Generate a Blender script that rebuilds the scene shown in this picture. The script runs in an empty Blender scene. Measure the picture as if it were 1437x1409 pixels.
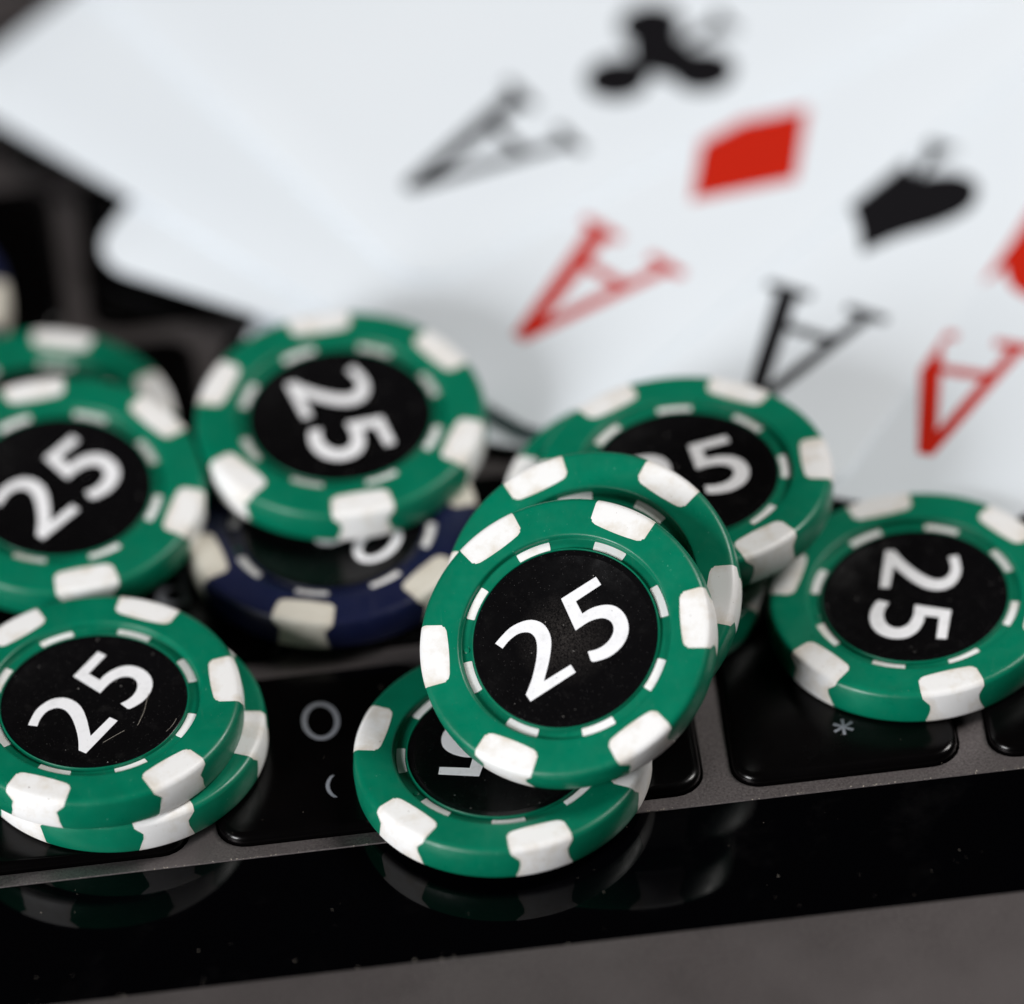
import bpy, bmesh, math, random
from mathutils import Vector, Matrix
random.seed(7)
S = 0.001                      # everything below is written in millimetres
scn = bpy.context.scene
COL = scn.collection

# ------------------------------------------------------------------ camera
cam_d = bpy.data.cameras.new("camera")
cam = bpy.data.objects.new("camera", cam_d); COL.objects.link(cam)
right = Vector((0.992887, -0.101430, -0.062352)); up = Vector((0.115118, 0.684158, 0.720191)); back = Vector((-0.030390, -0.722246, 0.690968))
m = Matrix((right, up, back)).transposed().to_4x4()
m.translation = Vector((-42.3784, -687.8866, 690.9681)) * S
cam.matrix_world = m
cam_d.sensor_width = 36; cam_d.sensor_fit = 'HORIZONTAL'
cam_d.lens = 467.71
cam_d.clip_start = 0.05; cam_d.clip_end = 20
cam_d.dof.use_dof = True
cam_d.dof.focus_distance = 0.9752
cam_d.dof.aperture_fstop = 9.6
cam_d.dof.aperture_blades = 0
scn.camera = cam

# ------------------------------------------------------------------ world and lamps
w = bpy.data.worlds.new("World"); scn.world = w; w.use_nodes = True
bg = w.node_tree.nodes["Background"]
bg.inputs[0].default_value = (1.0, 0.86, 0.74, 1); bg.inputs[1].default_value = 0.009
def area(name, loc, target, size, power, col, size_y=None):
    d = bpy.data.lights.new(name, 'AREA'); d.energy = power; d.color = col
    d.shape = 'RECTANGLE' if size_y else 'SQUARE'; d.size = size
    if size_y: d.size_y = size_y
    o = bpy.data.objects.new(name, d); COL.objects.link(o)
    o.location = loc
    o.rotation_euler = (Vector(target) - Vector(loc)).to_track_quat('-Z', 'Y').to_euler()
    return o
area("window_left", (-0.64, -0.46, 0.31), (0, 0.03, 0), 0.30, 9.4, (0.985, 0.99, 1.0), 0.30)
area("window_right", (0.37, 0.13, 0.44), (0.0, 0.03, 0), 0.14, 2.85, (1.0, 0.975, 0.945), 0.20)

scn.view_settings.view_transform = 'Standard'; scn.view_settings.look = 'None'
scn.view_settings.exposure = 0.0; scn.view_settings.gamma = 1.0
scn.view_settings.use_curve_mapping = False
scn.cycles.use_denoising = True
scn.cycles.max_bounces = 10

# ------------------------------------------------------------------ materials
class NT:
    def __init__(self, name):
        self.m = bpy.data.materials.new(name); self.m.use_nodes = True
        self.t = self.m.node_tree; self.b = self.t.nodes["Principled BSDF"]
    def n(self, kind, **kw):
        nd = self.t.nodes.new(kind)
        for k, v in kw.items():
            if k in nd.inputs.keys(): nd.inputs[k].default_value = v
            else: setattr(nd, k, v)
        return nd
    def l(self, a, b): self.t.links.new(a, b)
    def coords(self, rnd=True):
        tc = self.n('ShaderNodeTexCoord')
        if not rnd: return tc.outputs['Object']
        oi = self.n('ShaderNodeObjectInfo')
        ml = self.n('ShaderNodeMath', operation='MULTIPLY'); ml.inputs[1].default_value = 3.7
        self.l(oi.outputs['Random'], ml.inputs[0])
        ad = self.n('ShaderNodeVectorMath', operation='ADD')
        self.l(tc.outputs['Object'], ad.inputs[0]); self.l(ml.outputs[0], ad.inputs[1])
        return ad.outputs[0]
    def noise(self, co, per_mm, detail=4, rough=.55):
        nz = self.n('ShaderNodeTexNoise'); nz.inputs['Scale'].default_value = per_mm * 1000
        nz.inputs['Detail'].default_value = detail; nz.inputs['Roughness'].default_value = rough
        self.l(co, nz.inputs['Vector']); return nz.outputs['Fac']
    def ramp(self, fac, a, b, c0=(0, 0, 0, 1), c1=(1, 1, 1, 1)):
        r = self.n('ShaderNodeValToRGB'); e = r.color_ramp.elements
        e[0].position = a; e[1].position = b; e[0].color = c0; e[1].color = c1
        self.l(fac, r.inputs[0]); return r.outputs[0]
    def mix(self, fac, a, b):
        mx = self.n('ShaderNodeMix', data_type='RGBA')
        if isinstance(fac, float): mx.inputs[0].default_value = fac
        else: self.l(fac, mx.inputs[0])
        for sock, v in ((mx.inputs[6], a), (mx.inputs[7], b)):
            if isinstance(v, tuple): sock.default_value = (*v, 1)
            else: self.l(v, sock)
        return mx.outputs[2]
    def specks(self, co, per_mm, size, density):
        """small sparse dust grains: 1 on a grain, 0 elsewhere"""
        v = self.n('ShaderNodeTexVoronoi'); v.inputs['Scale'].default_value = per_mm * 1000
        self.l(co, v.inputs['Vector'])
        near = self.ramp(v.outputs['Distance'], size * .6, size, (1, 1, 1, 1), (0, 0, 0, 1))
        sep = self.n('ShaderNodeSeparateColor'); self.l(v.outputs['Color'], sep.inputs[0])
        pick = self.n('ShaderNodeMath', operation='LESS_THAN'); pick.inputs[1].default_value = density
        self.l(sep.outputs[0], pick.inputs[0])
        sc = self.n('ShaderNodeMath', operation='MULTIPLY'); self.l(near, sc.inputs[0]); self.l(pick.outputs[0], sc.inputs[1])
        br = self.n('ShaderNodeMath', operation='MULTIPLY'); self.l(sc.outputs[0], br.inputs[0]); self.l(sep.outputs[1], br.inputs[1])
        return br.outputs[0]
    def bump(self, h, dist_mm, strength=1.0):
        b = self.n('ShaderNodeBump'); b.inputs['Distance'].default_value = dist_mm * S; b.inputs['Strength'].default_value = strength
        self.l(h, b.inputs['Height']); self.l(b.outputs[0], self.b.inputs['Normal'])
    def set(self, **kw):
        for k, v in kw.items():
            k = k.replace('_', ' ')
            if hasattr(v, 'is_linked'): self.l(v, self.b.inputs[k])
            else: self.b.inputs[k].default_value = (*v, 1) if isinstance(v, tuple) else v
        return self

def plastic(name, base, dark, speck, rough=.34):
    t = NT(name); co = t.coords()
    c = t.mix(t.ramp(t.noise(co, .30, 4, .6), .35, .7), dark, base)
    hv = t.n('ShaderNodeHueSaturation'); oi = t.n('ShaderNodeObjectInfo')
    mr = t.n('ShaderNodeMapRange'); mr.inputs[3].default_value = .90; mr.inputs[4].default_value = 1.10
    t.l(oi.outputs['Random'], mr.inputs[0]); t.l(mr.outputs[0], hv.inputs['Value']); t.l(c, hv.inputs['Color'])
    c = t.mix(t.specks(co, 2.4, .11, .14), hv.outputs[0], speck)
    c = t.mix(t.specks(co, 6.0, .16, .10), c, speck)
    # rubbed streaks
    mp = t.n('ShaderNodeMapping'); mp.inputs['Scale'].default_value = (1, .12, .5); mp.inputs['Rotation'].default_value = (0, 0, .6)
    t.l(co, mp.inputs['Vector'])
    streak = t.ramp(t.noise(mp.outputs[0], 2.2, 5, .7), .60, .74)
    r = t.ramp(t.noise(co, .9, 6, .65), .3, .75, (rough - .08,) * 3 + (1,), (rough + .14,) * 3 + (1,))
    rr = t.mix(streak, r, (rough + .22,) * 3)
    t.set(Base_Color=c, Roughness=rr, IOR=1.40)
    t.bump(t.noise(co, 5, 5, .7), .012, .55)
    return t.m
GREEN = plastic("green_plastic", (.0003, .162, .088), (.0003, .138, .074), (.16, .42, .32))
BLUE = plastic("navy_plastic", (.0075, .0105, .042), (.006, .0085, .034), (.12, .13, .2))
def white_plastic(name, hi, lo):
    t = NT(name); co = t.coords()
    at = t.n('ShaderNodeAttribute', attribute_name="border")
    g = t.noise(co, .55, 5, .65)
    ad = t.n('ShaderNodeMath', operation='MULTIPLY_ADD'); t.l(at.outputs['Fac'], ad.inputs[0]); ad.inputs[1].default_value = .20; t.l(g, ad.inputs[2])
    c = t.mix(t.ramp(ad.outputs[0], .50, .80), hi, lo)
    c = t.mix(t.specks(co, 1.6, .13, .10), c, (.22, .18, .14))
    c = t.mix(t.specks(co, 4.0, .16, .08), c, (.34, .29, .23))
    t.set(Base_Color=c, Roughness=t.ramp(g, .3, .7, (.34,) * 3 + (1,), (.52,) * 3 + (1,)), IOR=1.46)
    t.bump(t.noise(co, 4, 5, .7), .012, .55)
    return t.m
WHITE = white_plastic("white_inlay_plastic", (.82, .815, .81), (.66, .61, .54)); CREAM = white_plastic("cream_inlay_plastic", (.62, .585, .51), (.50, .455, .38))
def sticker_mat(name, worn):
    t = NT(name); co = t.coords()
    c = t.mix(t.specks(co, 3.2, .17, .05), (.0030, .0028, .0032), (.42, .40, .38))
    c = t.mix(t.specks(co, 9.0, .26, .14), c, (.075, .07, .07))
    haze = t.ramp(t.noise(co, .45, 7, .7), .58, .85)
    c = t.mix(haze, c, (.016, .015, .015))
    if worn:        # rubbed patch in the middle of the face
        tc = t.n('ShaderNodeTexCoord'); ln = t.n('ShaderNodeVectorMath', operation='LENGTH')
        mp = t.n('ShaderNodeMapping'); mp.inputs['Scale'].default_value = (1, 1, 0); t.l(tc.outputs['Object'], mp.inputs['Vector']); t.l(mp.outputs[0], ln.inputs[0])
        near = t.ramp(ln.outputs['Value'], .0002, .0010, (1, 1, 1, 1), (0, 0, 0, 1))
        gr = t.ramp(t.noise(co, 9, 3, .8), .42, .78)
        ml = t.n('ShaderNodeMath', operation='MULTIPLY'); t.l(near, ml.inputs[0]); t.l(gr, ml.inputs[1])
        c = t.mix(ml.outputs[0], c, (.065, .058, .054))
    r = t.ramp(t.noise(co, .8, 6, .65), .3, .8, (.15,) * 3 + (1,), (.34,) * 3 + (1,))
    t.set(Base_Color=c, Roughness=r, IOR=1.32)
    t.bump(t.noise(co, 9, 3), .006, .5)
    return t.m
STICKER = sticker_mat("black_sticker", False); STICKER_WORN = sticker_mat("worn_black_sticker", True)
def ink_white():
    t = NT("white_ink"); co = t.coords()
    c = t.mix(t.ramp(t.noise(co, 1.1, 6, .75), .5, .85), (.82, .82, .84), (.60, .60, .61))
    c = t.mix(t.specks(co, 2.8, .15, .14), c, (.08, .08, .08))
    c = t.mix(t.specks(co, 7.0, .20, .12), c, (.25, .25, .25))
    t.set(Base_Color=c, Roughness=.4)
    return t.m
INKW = ink_white()
def metal_deck():
    t = NT("grey_anodised_aluminium"); co = t.coords(False)
    g = t.noise(co, 5, 4, .75)
    c = t.mix(t.ramp(g, .33, .67), (.085, .074, .075), (.29, .258, .257))
    c = t.mix(t.specks(co, 1.3, .09, .10), c, (.75, .70, .62))
    c = t.mix(t.ramp(t.noise(co, .06, 4), .4, .7), c, (.17, .152, .152))
    t.set(Base_Color=c, Metallic=.85, Roughness=t.ramp(t.noise(co, .12, 4), .3, .7, (.38,) * 3 + (1,), (.47,) * 3 + (1,)))
    t.bump(g, .035, .8)
    return t.m
DECK = metal_deck()
def key_mat():
    t = NT("black_key_plastic"); co = t.coords()
    c = t.mix(t.specks(co, .9, .06, .16), (.0012, .0010, .0011), (.30, .25, .2))
    gr = t.noise(co, .16, 5, .65)           # finger grease
    t.set(Base_Color=c, Roughness=t.ramp(gr, .35, .7, (.17,) * 3 + (1,), (.28,) * 3 + (1,)), IOR=1.27)
    t.bump(t.noise(co, 8, 2), .005, .5)
    return t.m
KEY = key_mat()
def glass_mat():
    t = NT("black_glass"); co = t.coords(False)
    sm = t.noise(co, .10, 6, .7)            # smears
    c = t.mix(t.ramp(sm, .56, .80), (.0006, .0006, .0009), (.0035, .0033, .0035))
    c = t.mix(t.specks(co, 1.1, .05, .10), c, (.24, .20, .17))
    t.set(Base_Color=c, Roughness=t.ramp(sm, .4, .75, (.03,) * 3 + (1,), (.10,) * 3 + (1,)), IOR=1.27)
    return t.m
GLASS = glass_mat()
def plain(name, col, rough, **kw):
    t = NT(name); t.set(Base_Color=col, Roughness=rough, **kw); return t.m
WELL = plain("black_well", (.004, .004, .004), .6)
LEGEND = plain("grey_legend", (.22, .23, .26), .5)
HAIR = plain("pale_fibre", (.40, .36, .31), .5)
def card_mat():
    t = NT("card_stock"); co = t.coords()
    c = t.mix(t.ramp(t.noise(co, .03, 3), .35, .7), (.780, .832, .885), (.805, .852, .900))
    t.set(Base_Color=c, Roughness=.38, IOR=1.47)
    t.bump(t.noise(co, 2.5, 2), .01, .25)
    return t.m
CARD = card_mat()
INKB = plain("black_ink", (.006, .0055, .007), .45, IOR=1.3)
INKR = plain("red_ink", (.52, .016, .005), .45, IOR=1.3)

# ------------------------------------------------------------------ mesh helpers
def mesh(name, verts, faces, mat, smooth=30):
    me = bpy.data.meshes.new(name)
    me.from_pydata([(x * S, y * S, z * S) for x, y, z in verts], [], faces)
    me.materials.append(mat); me.validate(); me.update()
    bm = bmesh.new(); bm.from_mesh(me); bmesh.ops.recalc_face_normals(bm, faces=bm.faces); bm.to_mesh(me); bm.free()
    if smooth:
        me.shade_smooth(); me.set_sharp_from_angle(angle=math.radians(smooth))
    return me
def ob(name, me, parent=None, loc=(0, 0, 0), rot=(0, 0, 0)):
    o = bpy.data.objects.new(name, me); COL.objects.link(o)
    o.location = [c * S for c in loc]; o.rotation_euler = rot
    if parent: o.parent = parent
    return o
def thing(name, label, cat, group=None):
    o = bpy.data.objects.new(name, None); COL.objects.link(o); o.empty_display_size = .005
    o["label"] = label; o["category"] = cat
    if group: o["group"] = group
    return o
def prism(name, outline, z0, z1, mat, holes=(), smooth=0, zf=None):
    """flat printed or cut shape with a little thickness; outline and holes are xy lists"""
    bm = bmesh.new()
    loops = [outline] + list(holes); edges = []
    for lp in loops:
        vs = [bm.verts.new((x * S, y * S, z1 * S)) for x, y in lp]
        for i in range(len(vs)): edges.append(bm.edges.new((vs[i], vs[(i + 1) % len(vs)])))
    bmesh.ops.triangle_fill(bm, use_beauty=True, use_dissolve=False, edges=edges)
    bmesh.ops.recalc_face_normals(bm, faces=bm.faces)
    if bm.faces and sum(f.normal.z for f in bm.faces) < 0: bmesh.ops.reverse_faces(bm, faces=bm.faces)
    top = list(bm.faces)
    bnd = [e for e in bm.edges if e.is_boundary]
    r = bmesh.ops.extrude_edge_only(bm, edges=bnd)
    for v in r['geom']:
        if isinstance(v, bmesh.types.BMVert): v.co.z = z0 * S
    if zf:
        for v in bm.verts: v.co.z += zf(v.co.x / S, v.co.y / S) * S
    bmesh.ops.recalc_face_normals(bm, faces=bm.faces)
    if sum(f.normal.z for f in bm.faces) < 0: bmesh.ops.reverse_faces(bm, faces=bm.faces)
    me = bpy.data.meshes.new(name); bm.to_mesh(me); bm.free(); me.materials.append(mat)
    return me
def spline(pts, n=4, closed=True, sharp=()):
    """Catmull-Rom through pts; indices in sharp stay corners"""
    out = []; N = len(pts)
    for i in range(N if closed else N - 1):
        p1, p2 = pts[i], pts[(i + 1) % N]
        p0 = pts[i - 1] if i not in sharp else p1
        p3 = pts[(i + 2) % N] if (i + 1) % N not in sharp else p2
        for k in range(n):
            t = k / n
            out.append(tuple(.5 * ((2 * p1[j]) + (-p0[j] + p2[j]) * t + (2 * p0[j] - 5 * p1[j] + 4 * p2[j] - p3[j]) * t * t + (-p0[j] + 3 * p1[j] - 3 * p2[j] + p3[j]) * t ** 3) for j in (0, 1)))
    return out

# ------------------------------------------------------------------ the laptop
def rrect(x0, x1, y0, y1, r, n=6):
    pts = []
    for cx, cy, a0 in ((x1 - r, y1 - r, 0), (x0 + r, y1 - r, 90), (x0 + r, y0 + r, 180), (x1 - r, y0 + r, 270)):
        for k in range(n + 1):
            a = math.radians(a0 + 90 * k / n); pts.append((cx + r * math.cos(a), cy + r * math.sin(a)))
    return pts
PITCH = 19.0; Y0 = .27; TBW = 12.4
laptop = thing("laptop", "grey metal laptop with black keys and glossy black strip under everything", "laptop")
rows = []                      # (y0, [(x0, x1, legends)])
def cells(off, names):
    out = []
    for i, nm in enumerate(names):
        p = off + i
        out.append(((8 - p) * PITCH, (9 - p) * PITCH, nm))
    return [c for c in out if -85 < c[0] and c[1] < 80]
r1 = cells(5, [("5", "%"), ("6", "^"), ("7", "&"), ("8", "*"), ("9", "("), ("0", ")"), ("-", "_"), ("=", "+")])
r2 = cells(5.5, [("T",), ("Y",), ("U",), ("I",), ("O",), ("P",), ("[", "{"), ("]", "}")])
r3 = cells(5.75, [("G",), ("H",), ("J",), ("K",), ("L",), (";", ":"), ("'", '"')])
r4 = cells(5.25, [("V",), ("B",), ("N",), ("M",), (",", "<"), (".", ">"), ("/", "?")])
r5 = [(-66.5, -47.5, ()), (-47.5, -28.5, ("option",)), (-28.5, -4.75, ("command",)), (-4.75, 78, ())]
rows = [(Y0 + PITCH * i, r) for i, r in enumerate((r1, r2, r3, r4, r5))]
# deck plate: one sheet with a rounded hole under every key
dv, df, wv, wf = [], [], [], []
def quad(V, Fc, a, b, c, d):
    i = len(V); V += [a, b, c, d]; Fc.append((i, i + 1, i + 2, i + 3))
XL, XR = -140, 120
for y, r in rows:
    xs = sorted(r)
    quad(dv, df, (XL, y, 0), (xs[0][0], y, 0), (xs[0][0], y + PITCH, 0), (XL, y + PITCH, 0))
    quad(dv, df, (xs[-1][1], y, 0), (XR, y, 0), (XR, y + PITCH, 0), (xs[-1][1], y + PITCH, 0))
    for x0, x1, _ in xs:
        inner = rrect(x0 + .98, x1 - .98, y + .98, y + PITCH - .98, 2.25)
        outer = []
        n = 7
        for q, (cx, cy) in enumerate(((x1, y + PITCH), (x0, y + PITCH), (x0, y), (x1, y))):
            for k in range(n):
                px, py = inner[q * n + k]
                t = k / (n - 1)
                if q == 0: o_ = (cx, py + (cy - py) * min(1, 2 * t)) if t <= .5 else (px + (cx - px) * (2 - 2 * t), cy)
                if q == 1: o_ = (px + (cx - px) * min(1, 2 * t), cy) if t <= .5 else (cx, py + (cy - py) * (2 - 2 * t))
                if q == 2: o_ = (cx, py + (cy - py) * min(1, 2 * t)) if t <= .5 else (px + (cx - px) * (2 - 2 * t), cy)
                if q == 3: o_ = (px + (cx - px) * min(1, 2 * t), cy) if t <= .5 else (cx, py + (cy - py) * (2 - 2 * t))
                outer.append(o_)
        N = len(inner); b = len(dv)
        dv += [(px, py, 0) for px, py in inner] + [(px, py, 0) for px, py in outer] + [(px, py, -1.0) for px, py in inner]
        for k in range(N):
            j = (k + 1) % N
            df.append((b + k, b + j, b + N + j, b + N + k)); df.append((b + k, b + 2 * N + k, b + 2 * N + j, b + j))
quad(dv, df, (XL, .06, -.06), (XR, .06, -.06), (XR, .12, 0), (XL, .12, 0))
quad(dv, df, (XL, .12, 0), (XR, .12, 0), (XR, Y0, 0), (XL, Y0, 0))
quad(dv, df, (XL, .06, -.06), (XL, .06, -1), (XR, .06, -1), (XR, .06, -.06))
quad(dv, df, (XL, Y0 + 5 * PITCH, 0), (XR, Y0 + 5 * PITCH, 0), (XR, 190, 0), (XL, 190, 0))
quad(dv, df, (XL, -TBW - .06, -.06), (XR, -TBW - .06, -.06), (XR, -TBW - .14, 0), (XL, -TBW - .14, 0))
quad(dv, df, (XL, -TBW - .14, 0), (XR, -TBW - .14, 0), (XR, -60, 0), (XL, -60, 0))
quad(dv, df, (XL, -TBW - .06, -.06), (XL, -TBW - .06, -1), (XR, -TBW - .06, -1), (XR, -TBW - .06, -.06))
me = bpy.data.meshes.new("deck"); me.from_pydata([(x * S, y * S, z * S) for x, y, z in dv], [], df); me.materials.append(DECK); me.update()
bm = bmesh.new(); bm.from_mesh(me); bmesh.ops.remove_doubles(bm, verts=bm.verts, dist=1e-7); bmesh.ops.recalc_face_normals(bm, faces=bm.faces)
if sum(f.normal.z * f.calc_area() for f in bm.faces) < 0: bmesh.ops.reverse_faces(bm, faces=bm.faces)
bm.to_mesh(me); bm.free()
ob("deck", me, laptop)
bx = lambda x0, x1, y0, y1, z0, z1: ([(x0, y0, z0), (x1, y0, z0), (x1, y1, z0), (x0, y1, z0), (x0, y0, z1), (x1, y0, z1), (x1, y1, z1), (x0, y1, z1)], [(0, 3, 2, 1), (4, 5, 6, 7), (0, 1, 5, 4), (1, 2, 6, 5), (2, 3, 7, 6), (3, 0, 4, 7)])
v, f = bx(XL, XR, -60, 190, -8, -1.01); ob("base", mesh("base", v, f, WELL, 0), laptop)
bmv, bmf = bx(XL, XR, -TBW, 0, -1.0, -.05)
tb = ob("touch_strip", mesh("touch_strip", bmv, bmf, GLASS, 0), laptop)
tb["label"] = "glossy black touch strip"

KT = .8                         # height of the key tops over the deck
_kc = {}
def key_mesh(wd, dp):
    k = (round(wd, 2), round(dp, 2))
    if k in _kc: return _kc[k]
    loops = []
    prof = [(0, -1.0), (0, .22)] + [(.62 * (1 - math.cos(math.radians(a))), .22 + .56 * math.sin(math.radians(a))) for a in (15, 30, 45, 60, 75, 90)] + [(1.6, .785), (3.6, .765)]
    V, Fc = [], []
    for ins, z in prof:
        r = max(.7, 2.05 - ins * .8)
        V += [(x, y, z) for x, y in rrect(-wd / 2 + ins, wd / 2 - ins, -dp / 2 + ins, dp / 2 - ins, r)]
    N = 28
    for i in range(len(prof) - 1):
        for q in range(N):
            j = (q + 1) % N
            Fc.append((i * N + q, i * N + j, (i + 1) * N + j, (i + 1) * N + q))
    Fc.append(tuple((len(prof) - 1) * N + q for q in range(N)))
    _kc[k] = mesh("key", V, Fc, KEY, 50)
    return _kc[k]
def ring(rx, ry, wdt, n=40):
    o = [(rx * math.cos(2 * math.pi * i / n), ry * math.sin(2 * math.pi * i / n)) for i in range(n)]
    h = [((rx - wdt) * math.cos(2 * math.pi * i / n), (ry - wdt) * math.sin(2 * math.pi * i / n)) for i in range(n)]
    return o, [h]
_tc = {}
def glyph(txt, size):
    if (txt, size) in _tc: return _tc[(txt, size)]
    if txt == "0": o, h = ring(1.42, 2.0, .40); me = prism("legend", o, -.01, .012, LEGEND, h)
    elif txt in "()":
        sg = 1 if txt == ")" else -1
        o = [(sg * (1.55 * math.cos(math.radians(a)) - 1.2), 1.55 * math.sin(math.radians(a))) for a in range(-48, 49, 6)]
        i_ = [(sg * (1.62 * math.cos(math.radians(a)) - 1.55), 1.62 * math.sin(math.radians(a))) for a in range(45, -46, -6)]
        me = prism("legend", o + i_, -.01, .012, LEGEND)
    elif txt == "*":
        o = []
        for k in range(6):
            a = math.radians(90 + 60 * k); ca, sa = math.cos(a), math.sin(a)
            for u_, v_ in ((.16, -.11), (.80, -.12), (.80, .12)): o.append((u_ * ca - v_ * sa, u_ * sa + v_ * ca))
        me = prism("legend", o, -.01, .012, LEGEND)
    else:
        c = bpy.data.curves.new("legend", 'FONT'); c.body = txt; c.size = size * S; c.align_x = 'CENTER'; c.align_y = 'CENTER'
        c.fill_mode = 'FRONT'
        t_ = bpy.data.objects.new("tmp", c); COL.objects.link(t_)
        dg = bpy.context.evaluated_depsgraph_get()
        me = bpy.data.meshes.new_from_object(t_.evaluated_get(dg)); me.name = "legend"
        bpy.data.objects.remove(t_); bpy.data.curves.remove(c)
        me.materials.clear(); me.materials.append(LEGEND)
    _tc[(txt, size)] = me
    return me
for y, r in rows:
    for x0, x1, lg in r:
        k = ob("key", key_mesh(x1 - x0 - 2.35, PITCH - 2.35), laptop, ((x0 + x1) / 2, y + PITCH / 2, 0))
        if len(lg) == 2:
            ob("legend", glyph(lg[0], 5.2), k, (.1, 2.85, .79), (0, 0, math.pi)); ob("legend", glyph(lg[1], 4.4), k, (.2, -4.1, .80), (0, 0, math.pi))
        elif len(lg) == 1 and len(lg[0]) == 1: ob("legend", glyph(lg[0], 5.6), k, (0, 0, .785), (0, 0, math.pi))
        elif len(lg) == 1: ob("legend", glyph(lg[0], 2.6), k, (0, 5.5, .80), (0, 0, math.pi))

# ------------------------------------------------------------------ poker chips
R = 11.0; T = 2.9; RS = 6.9
def arc(cx, cz, r, a0, a1, n):
    return [(cx + r * math.cos(math.radians(a0 + (a1 - a0) * i / n)), cz + r * math.sin(math.radians(a0 + (a1 - a0) * i / n))) for i in range(n + 1)]
# half profile (radius, height): underside, outer wall, rim, step, groove, lip, seat of the sticker
edge_path = [(8.3, T), (9.3, T + .012), (10.2, T)] + arc(10.42, T - .50, .50, 84, 14, 6) + [(10.96, 1.9), (R, 1.45), (10.96, .95)] + arc(10.45, .50, .50, -14, -90, 5)
prof = [(0, .35), (7.8, .35), (8.1, .02), (9.5, 0)] + edge_path[::-1] + arc(8.12, T - .22, .22, 95, 175, 4) + [(7.86, 2.40), (7.80, 2.34), (7.06, 2.34), (7.03, 2.56)] + arc(6.98, 2.56, .05, 20, 160, 3) + [(6.92, 2.44), (0, 2.44)]
def lathe(name, pr, mat, n=112):
    V, Fc = [], []; idx = []
    for r, z in pr:
        if r < 1e-6: idx.append([len(V)]); V.append((0, 0, z))
        else:
            idx.append([len(V) + k for k in range(n)])
            V += [(r * math.cos(2 * math.pi * k / n), r * math.sin(2 * math.pi * k / n), z) for k in range(n)]
    for a, b in zip(idx, idx[1:]):
        for k in range(n):
            j = (k + 1) % n
            if len(a) == 1: Fc.append((a[0], b[k], b[j]))
            elif len(b) == 1: Fc.append((a[k], b[0], a[j]))
            else: Fc.append((a[k], b[k], b[j], a[j]))
    return mesh(name, V, Fc, mat, 35)
def path_pt(pth, s):
    """point and outward normal at arclength s along a polyline"""
    acc = 0
    for (r0, z0), (r1, z1) in zip(pth, pth[1:]):
        L = math.hypot(r1 - r0, z1 - z0)
        if s <= acc + L or (r1, z1) == pth[-1]:
            t = min(1, (s - acc) / L); return r0 + (r1 - r0) * t, z0 + (z1 - z0) * t, ((z0 - z1) / L, (r1 - r0) / L)
        acc += L
def spot_mesh(seed=0):
    rng = random.Random(seed)
    # path from the inner border of the spot over the rim and down the wall
    top = [(8.5 + .1 * i, T + .012 * max(0, 1 - abs((8.5 + .1 * i) - 9.3))) for i in range(18)]
    pth = [(8.3, T), (9.3, T + .012), (10.2, T)] + edge_path[3:]
    lens = [0]
    for (r0, z0), (r1, z1) in zip(pth, pth[1:]): lens.append(lens[-1] + math.hypot(r1 - r0, z1 - z0))
    total = lens[-1]
    ns = 14; rowsv = []
    j1 = [rng.uniform(-.16, .16) for _ in range(6)]
    def half(s, z, side):
        if z > T - .06: wv_ = 2.12 + .26 * min(1, max(0, (s - .35) / 1.9))
        elif z > 2.35: wv_ = 2.38 - .10 * (T - z)
        elif z > 1.95: wv_ = 2.32 - .5 * (2.35 - z) / .4
        elif z > 1.0: wv_ = 1.77 + .18 * (1.95 - z)
        else: wv_ = 1.94 + .3 * (1.0 - z)
        return wv_ + j1[0 if side < 0 else 1] * (1 if z < 2.4 else .3) + .05 * math.sin(z * 9 + j1[2] * 40) * (z < 2.4)
    svals = [i / 9 for i in range(10)]
    outer_s = [s for s in lens if s > 1.85] 
    nrm_list = []
    V = []; grid = []
    rows_s = [('in', t) for t in svals] + [('abs', s) for s in outer_s]
    for kind, t in rows_s:
        row = []
        for q in range(ns + 1):
            u = -1 + 2 * q / ns
            s_in = (8.66 + .34 * u * u + (.10 if abs(u) > .99 else 0)) - 8.3
            s = s_in + (1.82 - s_in) * t if kind == 'in' else t
            r, z, (nr, nz) = path_pt(pth, s + 1e-6)
            hw = half(s, z, u)
            if kind == 'in' and t < .12: hw -= .14
            ph = u * hw / r
            row.append((r, z, nr, nz, ph))
        grid.append(row)
    nr_, nc_ = len(grid), ns + 1
    def put(r, z, nr, nz, ph, d):
        rr, zz = r + nr * d, z + nz * d
        V.append((rr * math.cos(ph), rr * math.sin(ph), zz))
    for row in grid:
        for c in row: put(*c, .010)
    Fc = [(i * nc_ + q, i * nc_ + q + 1, (i + 1) * nc_ + q + 1, (i + 1) * nc_ + q) for i in range(nr_ - 1) for q in range(nc_ - 1)]
    bd = [(0, q) for q in range(nc_)] + [(i, nc_ - 1) for i in range(1, nr_)] + [(nr_ - 1, q) for q in range(nc_ - 2, -1, -1)] + [(i, 0) for i in range(nr_ - 2, 0, -1)]
    b = len(V)
    for i, q in bd: put(*grid[i][q], -.05)
    for k in range(len(bd)):
        j = (k + 1) % len(bd)
        Fc.append((bd[k][0] * nc_ + bd[k][1], b + k, b + j, bd[j][0] * nc_ + bd[j][1]))
    me = mesh("edge_spot", V, Fc, WHITE, 40)
    ca = me.attributes.new("border", 'FLOAT', 'POINT')
    for i in range(nr_ * nc_):
        a_, q = divmod(i, nc_); u = abs(-1 + 2 * q / ns)
        ca.data[i].value = max(u ** 4, (1 - min(1, a_ / 6)) ** 2)
    return me
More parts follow.
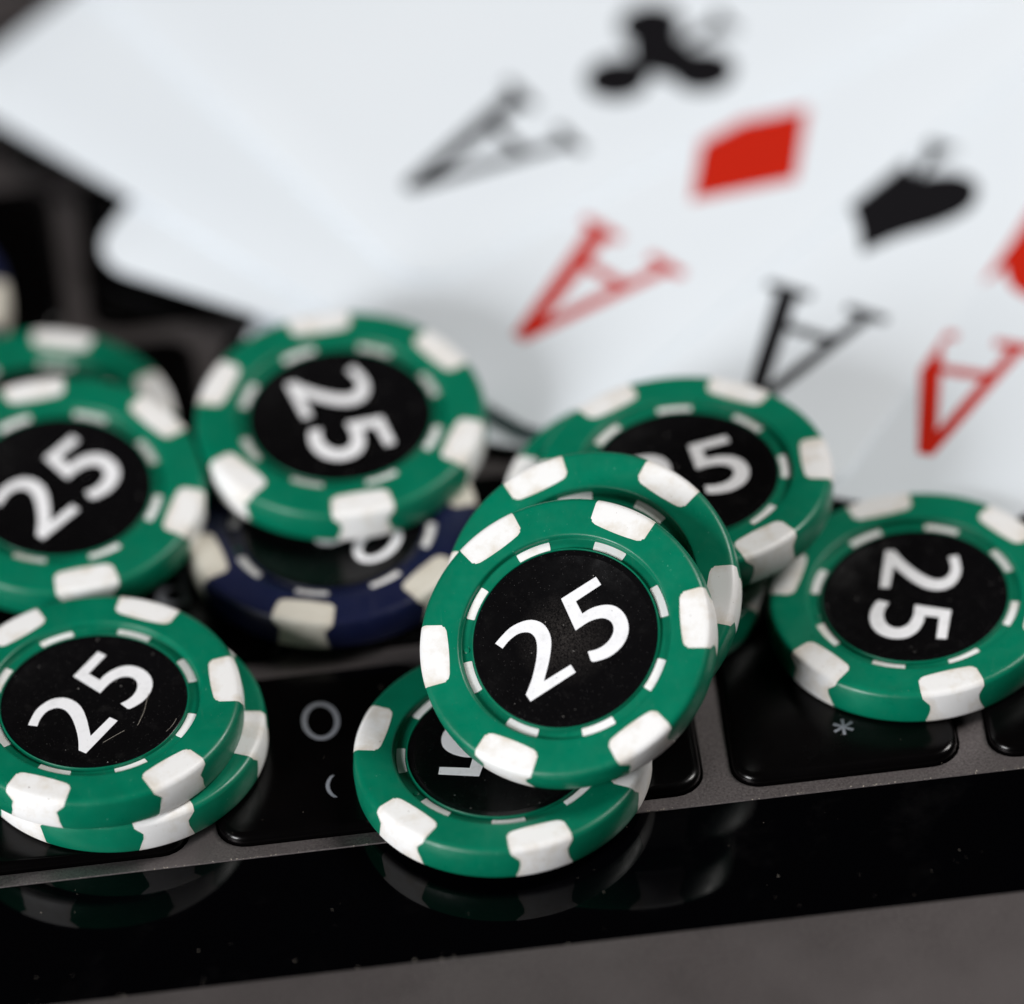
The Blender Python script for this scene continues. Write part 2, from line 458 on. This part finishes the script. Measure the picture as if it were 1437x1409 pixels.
def dash_mesh():
    o = []
    r0, r1, a = 7.13, 7.77, math.radians(9.7)
    for k in range(9): t = -1 + 2 * k / 8; o.append((r1, a * t * .97))
    for k in range(9): t = 1 - 2 * k / 8; o.append((r0, a * t * .97))
    o.insert(9, (r1 - .10, a)); o.insert(10, (r0 + .10, a)); o.append((r0 + .10, -a)); o.append((r1 - .10, -a))
    return prism("dash", [(r * math.cos(p), r * math.sin(p)) for r, p in o], 2.30, 2.375, WHITE)
BODY = {'g': lathe("body", prof, GREEN), 'b': lathe("body", prof, BLUE)}
SPOTS = [spot_mesh(i) for i in range(11)]
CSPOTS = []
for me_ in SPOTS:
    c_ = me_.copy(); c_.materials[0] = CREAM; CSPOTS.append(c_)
DASH = dash_mesh()
STK = lathe("sticker", [(0, 2.43), (6.90, 2.43), (6.90, 2.515), (6.86, 2.545), (6.58, 2.545), (6.54, 2.538), (6.50, 2.555), (6.46, 2.555), (6.42, 2.530), (0, 2.530)], STICKER)
STKW = STK.copy(); STKW.materials[0] = STICKER_WORN
PIN = lathe("pin_mark", [(0, 2.32), (.22, 2.32), (.22, 2.38), (.17, 2.41), (0, 2.40)], GREEN, 16)
TWO = [(-4.51, 2.71), (-3.75, 2.95), (-2.93, 3.12), (-2.16, 3.05), (-1.5, 2.82), (-1.08, 2.46), (-0.80, 1.98), (-0.73, 1.41), (-0.84, 0.78), (-1.14, 0.18), (-1.61, -0.45), (-2.1, -0.99), (-2.62, -1.51), (-3.04, -1.93), (-0.73, -1.98), (-0.73, -2.7), (-4.66, -2.7), (-4.68, -2.04), (-4.12, -1.62), (-3.62, -1.2), (-3.05, -0.62), (-2.52, 0.0), (-2.08, 0.66), (-1.87, 1.16), (-1.84, 1.58), (-1.97, 1.94), (-2.25, 2.18), (-2.59, 2.33), (-3.03, 2.37), (-3.65, 2.27), (-4.26, 2.05)]
FIVE = [(4.34, 2.82), (4.34, 2.06), (2.12, 2.04), (2.02, 0.93), (2.63, 0.93), (3.34, 0.75), (3.93, 0.43), (4.33, 0.0), (4.54, -0.56), (4.56, -1.21), (4.36, -1.88), (3.95, -2.45), (3.36, -2.86), (2.66, -3.08), (1.92, -3.11), (1.24, -2.95), (0.76, -2.75), (0.66, -2.55), (0.84, -1.83), (1.36, -2.04), (1.93, -2.12), (2.49, -2.04), (2.98, -1.81), (3.32, -1.46), (3.46, -1.05), (3.40, -0.66), (3.13, -0.28), (2.67, -0.03), (2.15, 0.1), (1.66, 0.12), (0.93, 0.10), (1.32, 2.85)]
def join_prisms(name, parts, mat, z0, z1):
    bm = bmesh.new()
    for o, h in parts:
        me = prism("tmp", o, z0, z1, mat, h); bm.from_mesh(me); bpy.data.meshes.remove(me)
    me = bpy.data.meshes.new(name); bm.to_mesh(me); bm.free(); me.materials.append(mat); return me
NUM25 = join_prisms("number", [(spline(TWO, 3, True, (0, 13, 14, 15, 16, 17, 30)), []), (spline(FIVE, 3, True, (0, 1, 2, 3, 17, 18, 30, 31)), [])], INKW, 2.525, 2.543)
zo, zh = ring(1.55, 2.25, .62)
ONE = [(-4.3, -2.15), (-3.65, -2.15), (-3.65, 2.25), (-4.2, 2.25), (-5.4, 1.6), (-5.2, 1.05), (-4.3, 1.5)]
sh = lambda p, dx: [(x + dx, y + .05) for x, y in p]
NUM100 = join_prisms("number", [(ONE, []), (sh(zo, .35), [sh(zh[0], .35)]), (sh(zo, 4.1), [sh(zh[0], 4.1)])], INKW, 2.525, 2.543)
CHIPS = []
def chip(label, pos, n=(0, 0), spot=0, dash=None, text=None, kind='g', group="green 25 chips"):
    t = thing("poker_chip", label, "poker chip", group)
    nv = Vector((n[0], n[1], 1)).normalized()
    u = (Vector((1, 0, 0)) - nv.x * nv).normalized(); v = nv.cross(u)
    mt = Matrix((u, v, nv)).transposed().to_4x4(); mt.translation = Vector(pos) * S
    t.matrix_world = mt
    if dash is None: dash = spot + 15
    ob("body", BODY[kind], t)
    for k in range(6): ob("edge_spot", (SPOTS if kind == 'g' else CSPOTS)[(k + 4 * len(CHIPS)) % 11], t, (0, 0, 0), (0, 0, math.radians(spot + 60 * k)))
    for k in range(8): ob("dash", DASH, t, (0, 0, 0), (0, 0, math.radians(dash + 45 * k)))
    st = ob("sticker", STK if CHIPS else STKW, t, (0, 0, 0), (0, 0, random.random() * 6))
    if text is not None:
        nm = ob("number", NUM25 if kind == 'g' else NUM100, st); nm.rotation_euler = (0, 0, math.radians(text) - st.rotation_euler.z)
    pa = math.radians(dash + 45 * 4 - 22.5 + 6)
    ob("pin_mark", PIN, t, (7.42 * math.cos(pa), 7.42 * math.sin(pa), 0))
    CHIPS.append(t); return t

front = chip("green 25 chip leaning towards the viewer, sharp and foremost in the centre pile", (-9.57, 8.74, 8.86), (-.218, -.446), 57.0, 12.0, 23.9)
chip("green chip leaning right behind the foremost centre chip, its number covered", (-7.36, 13.97, 8.40), (-.149, -.446), 47.0, 46.9, 60)
chip("green chip lying over the glossy strip under the foremost leaning chip", (-15.55, 4.89, .80), (0, 0), 39.9 - 30 + 30, 43.1 + 45 - 45, 167.2)
chip("green 25 chip lying flat on the asterisk key at the right edge", (16.39, 15.90, .80), (0, 0), 38.3, 22.5, -103.3)
lf = chip("green 25 chip at lower left with a scratched black face, upper of its pair", (-44.85, 11.83, 3.78), (-.005, -.004), 1.6, 17.1, 49.2)
chip("green chip at lower left lying on the keys under the scratched 25 chip", (-43.32, 12.04, .80), (0, 0), -16.1, None, 20)
chip("blurred green 25 chip at the left edge, tipped towards the viewer behind the scratched chip", (-45.68, 35.10, 3.95), (.034, -.081), 36.6, 22.3, 41.8)
chip("green chip at the left edge whose far rim shows behind the tipped 25 chip", (-47.2, 44.7, .80), (0, 0), 12.0, None, 100)
chip("blurred green 25 chip with sideways number, lying on the blue chip", (-24.13, 38.95, 4.15), (.019, -.030), 33.9, 19.5, -75.7)
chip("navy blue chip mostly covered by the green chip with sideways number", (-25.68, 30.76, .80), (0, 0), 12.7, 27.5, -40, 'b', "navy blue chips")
chip("green 25 chip behind the centre pile lying next to the cards, upper of its stack", (.56, 25.47, 6.75), (.040, .040), 0.0, 0.2, 15.0)
chip("green chip under the 25 chip next to the cards, pale spot at its left", (-2.0, 27.0, 3.72), (0, 0), 163, None, 0)
chip("green chip lying on the keys under the centre pile, showing only at right", (-4.6, 22.9, .80), (0, 0), 336, None, 0)
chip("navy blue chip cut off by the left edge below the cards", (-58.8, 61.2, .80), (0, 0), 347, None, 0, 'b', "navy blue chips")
# fine fibres lying on the scratched face
def fibre(pts, r, parent):
    V, Fc = [], []; n = 5
    P = spline(pts, 6, False) + [pts[-1]]
    for i, (x, y) in enumerate(P):
        a, b = P[max(0, i - 1)], P[min(len(P) - 1, i + 1)]
        dx, dy = b[0] - a[0], b[1] - a[1]; L = math.hypot(dx, dy) or 1
        for k in range(n):
            t = 2 * math.pi * k / n
            V.append((x - dy / L * r * math.cos(t), y + dx / L * r * math.cos(t), 2.547 + r * math.sin(t)))
    for i in range(len(P) - 1):
        for k in range(n): Fc.append((i * n + k, i * n + (k + 1) % n, (i + 1) * n + (k + 1) % n, (i + 1) * n + k))
    return ob("fibre", mesh("fibre", V, Fc, HAIR, 60), parent)
fibre([(4.02, .12), (3.77, -.93), (3.55, -1.75), (2.98, -2.98)], .013, lf)
fibre([(1.99, -3.42), (1.17, -3.88), (.34, -4.4)], .012, lf)
fibre([(5.86, -2.83), (5.51, -3.48), (5.04, -4.0)], .013, lf)

# ------------------------------------------------------------------ the four aces
CW, CH, CR, CT = 64.0, 90.0, 3.6, .22
CURL = .22                      # the borders of the played cards curl down a little
def zbend(x, y):
    d = max(0, min(x, CW - x, -y, CH + y)); t = max(0, (5 - d) / 5)
    return CURL * (1 - t * t)
def card_mesh():
    # card frame: x from the left edge to the right, y = 0 at the top edge and negative downwards
    near = [CR * (1 - math.cos(math.radians(a))) for a in range(0, 91, 15)] + [4.3, 5.0]
    xs = near + [5 + (CW - 10) * i / 8 for i in range(1, 8)] + [CW - v for v in near[::-1]]
    edge = [0, .6, 1.3, 2.2, 3.2, 4.2, 5.2]
    ts = [('t', e) for e in edge] + [('m', k / 6) for k in range(1, 6)] + [('b', e) for e in edge[::-1]]
    V, Fc = [], []; nx, ny = len(xs), len(ts)
    for top in (1, 0):
        for x in xs:
            d = CR - x if x < CR else (x - (CW - CR) if x > CW - CR else 0)
            ins = CR - math.sqrt(max(0, CR * CR - d * d))
            for kind, e in ts:
                k = 1 - ins / 5.2
                y = -(ins + e * k) if kind == 't' else (-CH + ins + e * k if kind == 'b' else -5.2 - (CH - 10.4) * e)
                V.append((x, y, zbend(x, y) + CT * top))
    N = nx * ny
    for i in range(nx - 1):
        for q in range(ny - 1):
            a = i * ny + q; Fc.append((a, a + 1, a + ny + 1, a + ny)); Fc.append((N + a, N + a + ny, N + a + ny + 1, N + a + 1))
    bd = [(i, 0) for i in range(nx)] + [(nx - 1, q) for q in range(1, ny)] + [(i, ny - 1) for i in range(nx - 2, -1, -1)] + [(0, q) for q in range(ny - 2, 0, -1)]
    for k in range(len(bd)):
        a, b = bd[k], bd[(k + 1) % len(bd)]; a = a[0] * ny + a[1]; b = b[0] * ny + b[1]
        Fc.append((a, b, N + b, N + a))
    return mesh("stock", V, Fc, CARD, 40)
STOCK = card_mesh()
A_OUT = [(-.55, 6.7), (.65, 6.7), (4.05, -5.75), (5.1, -5.95), (5.1, -6.7), (1.35, -6.7), (1.35, -5.95), (2.25, -5.75), (1.60, -3.05), (-2.15, -3.05), (-2.95, -5.75), (-1.6, -5.95), (-1.6, -6.7), (-5.1, -6.7), (-5.1, -5.95), (-3.95, -5.75)]
A_HOLE = [(-1.85, -2.15), (1.36, -2.15), (-.13, 4.0)]
def circ(cx, cy, r, a0, a1, n): return [(cx + r * math.cos(math.radians(a0 + (a1 - a0) * i / n)), cy + r * math.sin(math.radians(a0 + (a1 - a0) * i / n))) for i in range(n + 1)]
PIP = {
 'diamond': [[(0, 6.6), (4.6, 0), (0, -6.6), (-4.6, 0)]],
 'heart': [spline([(0, 3.4), (1.0, 5.2), (2.9, 6.0), (4.7, 4.9), (5.2, 2.6), (4.2, -.2), (2.0, -3.6), (0, -6.4), (-2.0, -3.6), (-4.2, -.2), (-5.2, 2.6), (-4.7, 4.9), (-2.9, 6.0), (-1.0, 5.2)], 4, True, (0, 7))],
 'spade': [spline([(0, 6.6), (1.7, 3.9), (4.0, 1.3), (5.2, -1.2), (4.5, -3.6), (2.4, -4.1), (.3, -2.9), (.6, -5.3), (1.6, -6.6), (-1.6, -6.6), (-.6, -5.3), (-.3, -2.9), (-2.4, -4.1), (-4.5, -3.6), (-5.2, -1.2), (-4.0, 1.3), (-1.7, 3.9)], 4, True, (0, 6, 8, 9, 11))],
 'club': [circ(0, 3.8, 2.45, -62, 242, 20) + circ(-3.35, -1.7, 2.45, 75, 335, 18) + [(-.3, -2.7), (-.6, -5.2), (-1.5, -6.6), (1.5, -6.6), (.6, -5.2), (.3, -2.7)] + circ(3.35, -1.7, 2.45, 205, 465, 18)],
}
def ace(suit, label, ang, tl, z, ink, py=-31.3, ly=-12.6, roll=0.0):
    """ang: heading of the card's up direction; tl=(up coordinate of the top edge, left coordinate of the left edge)"""
    t = thing("playing_card", label, "playing card", "fan of four aces")
    a = math.radians(180 + ang); upv = Vector((math.cos(a), math.sin(a), 0)); rt = Vector((upv.y, -upv.x, 0))
    org = upv * tl[0] - rt * tl[1]
    mt = Matrix((rt, upv, Vector((0, 0, 1)))).transposed().to_4x4(); mt.translation = (org + Vector((0, 0, z))) * S
    t.matrix_world = mt @ Matrix.Rotation(roll, 4, 'Y')
    ob("stock", STOCK, t)
    for fl in (1, -1):
        tr = lambda p, cx, cy, sc=1.0: [((cx + x * sc) if fl > 0 else CW - (cx + x * sc), (cy + y * sc) if fl > 0 else -CH - (cy + y * sc)) for x, y in p]
        ob("letter", prism("letter", tr(A_OUT, 9.7, ly), CT - .02, CT + .03, ink, [tr(A_HOLE, 9.7, ly)], 0, zbend), t)
        ob("pip", prism("pip", tr(PIP[suit][0], 9.7, py, 1.12 if suit == 'heart' else 1.03), CT - .02, CT + .03, ink, (), 0, zbend), t)
    ob("pip", prism("pip", [(CW / 2 + x * 1.35, -CH / 2 + y * 1.35) for x, y in PIP[suit][0]], CT - .02, CT + .03, ink, (), 0, zbend), t)
    return t
ace('heart', "ace of hearts at the right edge, lowest card of the fan", 66.5, (-31.3, 14.5), 1.90, INKR, -30.8, -12.4, .019)
ace('spade', "ace of spades, black letter partly behind the chip next to the cards", 56.4, (-30.45, -6.3), 1.96, INKB, -31.3, -12.3)
ace('diamond', "ace of diamonds, red letter and red diamond in the middle of the fan", 42.0, (-19.0, -33.3), 2.41, INKR, -33.0, -13.3)
ace('club', "ace of clubs, topmost and most blurred card of the fan", 29.5, (-12.65, -56.6), 2.86, INKB, -29.6, -12.5)

# ------------------------------------------------------------------ dust on the laptop
rng = random.Random(3)
DUST = plain("pale_dust", (.42, .37, .31), .8)
dvv, dff = [], []
def grain(x, y, z, r):
    b = len(dvv); a = rng.random() * 6.28; e = rng.uniform(.6, 2.2)
    ca, sa = math.cos(a), math.sin(a)
    for px, py, pz in ((e, 0, 0), (-e, 0, 0), (0, 1, 0), (0, -1, 0), (0, 0, 1), (0, 0, -.3)):
        px *= r; py *= r; dvv.append((x + px * ca - py * sa, y + px * sa + py * ca, z + pz * r))
    dff.extend(tuple(b + i for i in f) for f in ((0, 2, 4), (2, 1, 4), (1, 3, 4), (3, 0, 4), (2, 0, 5), (1, 2, 5), (3, 1, 5), (0, 3, 5)))
for _ in range(190): grain(rng.uniform(-60, 42), .07 + abs(rng.gauss(0, .10)), 0, rng.uniform(.018, .050))
for _ in range(16): grain(rng.uniform(-60, 42), -TBW - .02 + rng.gauss(0, .08), -.01, rng.uniform(.02, .055))
for _ in range(45): grain(rng.uniform(-60, 42), rng.uniform(-TBW, 0), -.045, rng.choice((.010, .012, .016, .022, .035)))
for _ in range(40): grain(rng.uniform(-60, 42), rng.uniform(2, 14), KT, rng.uniform(.012, .03))
du = ob("dust", mesh("dust", dvv, dff, DUST, 0), laptop); du["kind"] = "stuff"
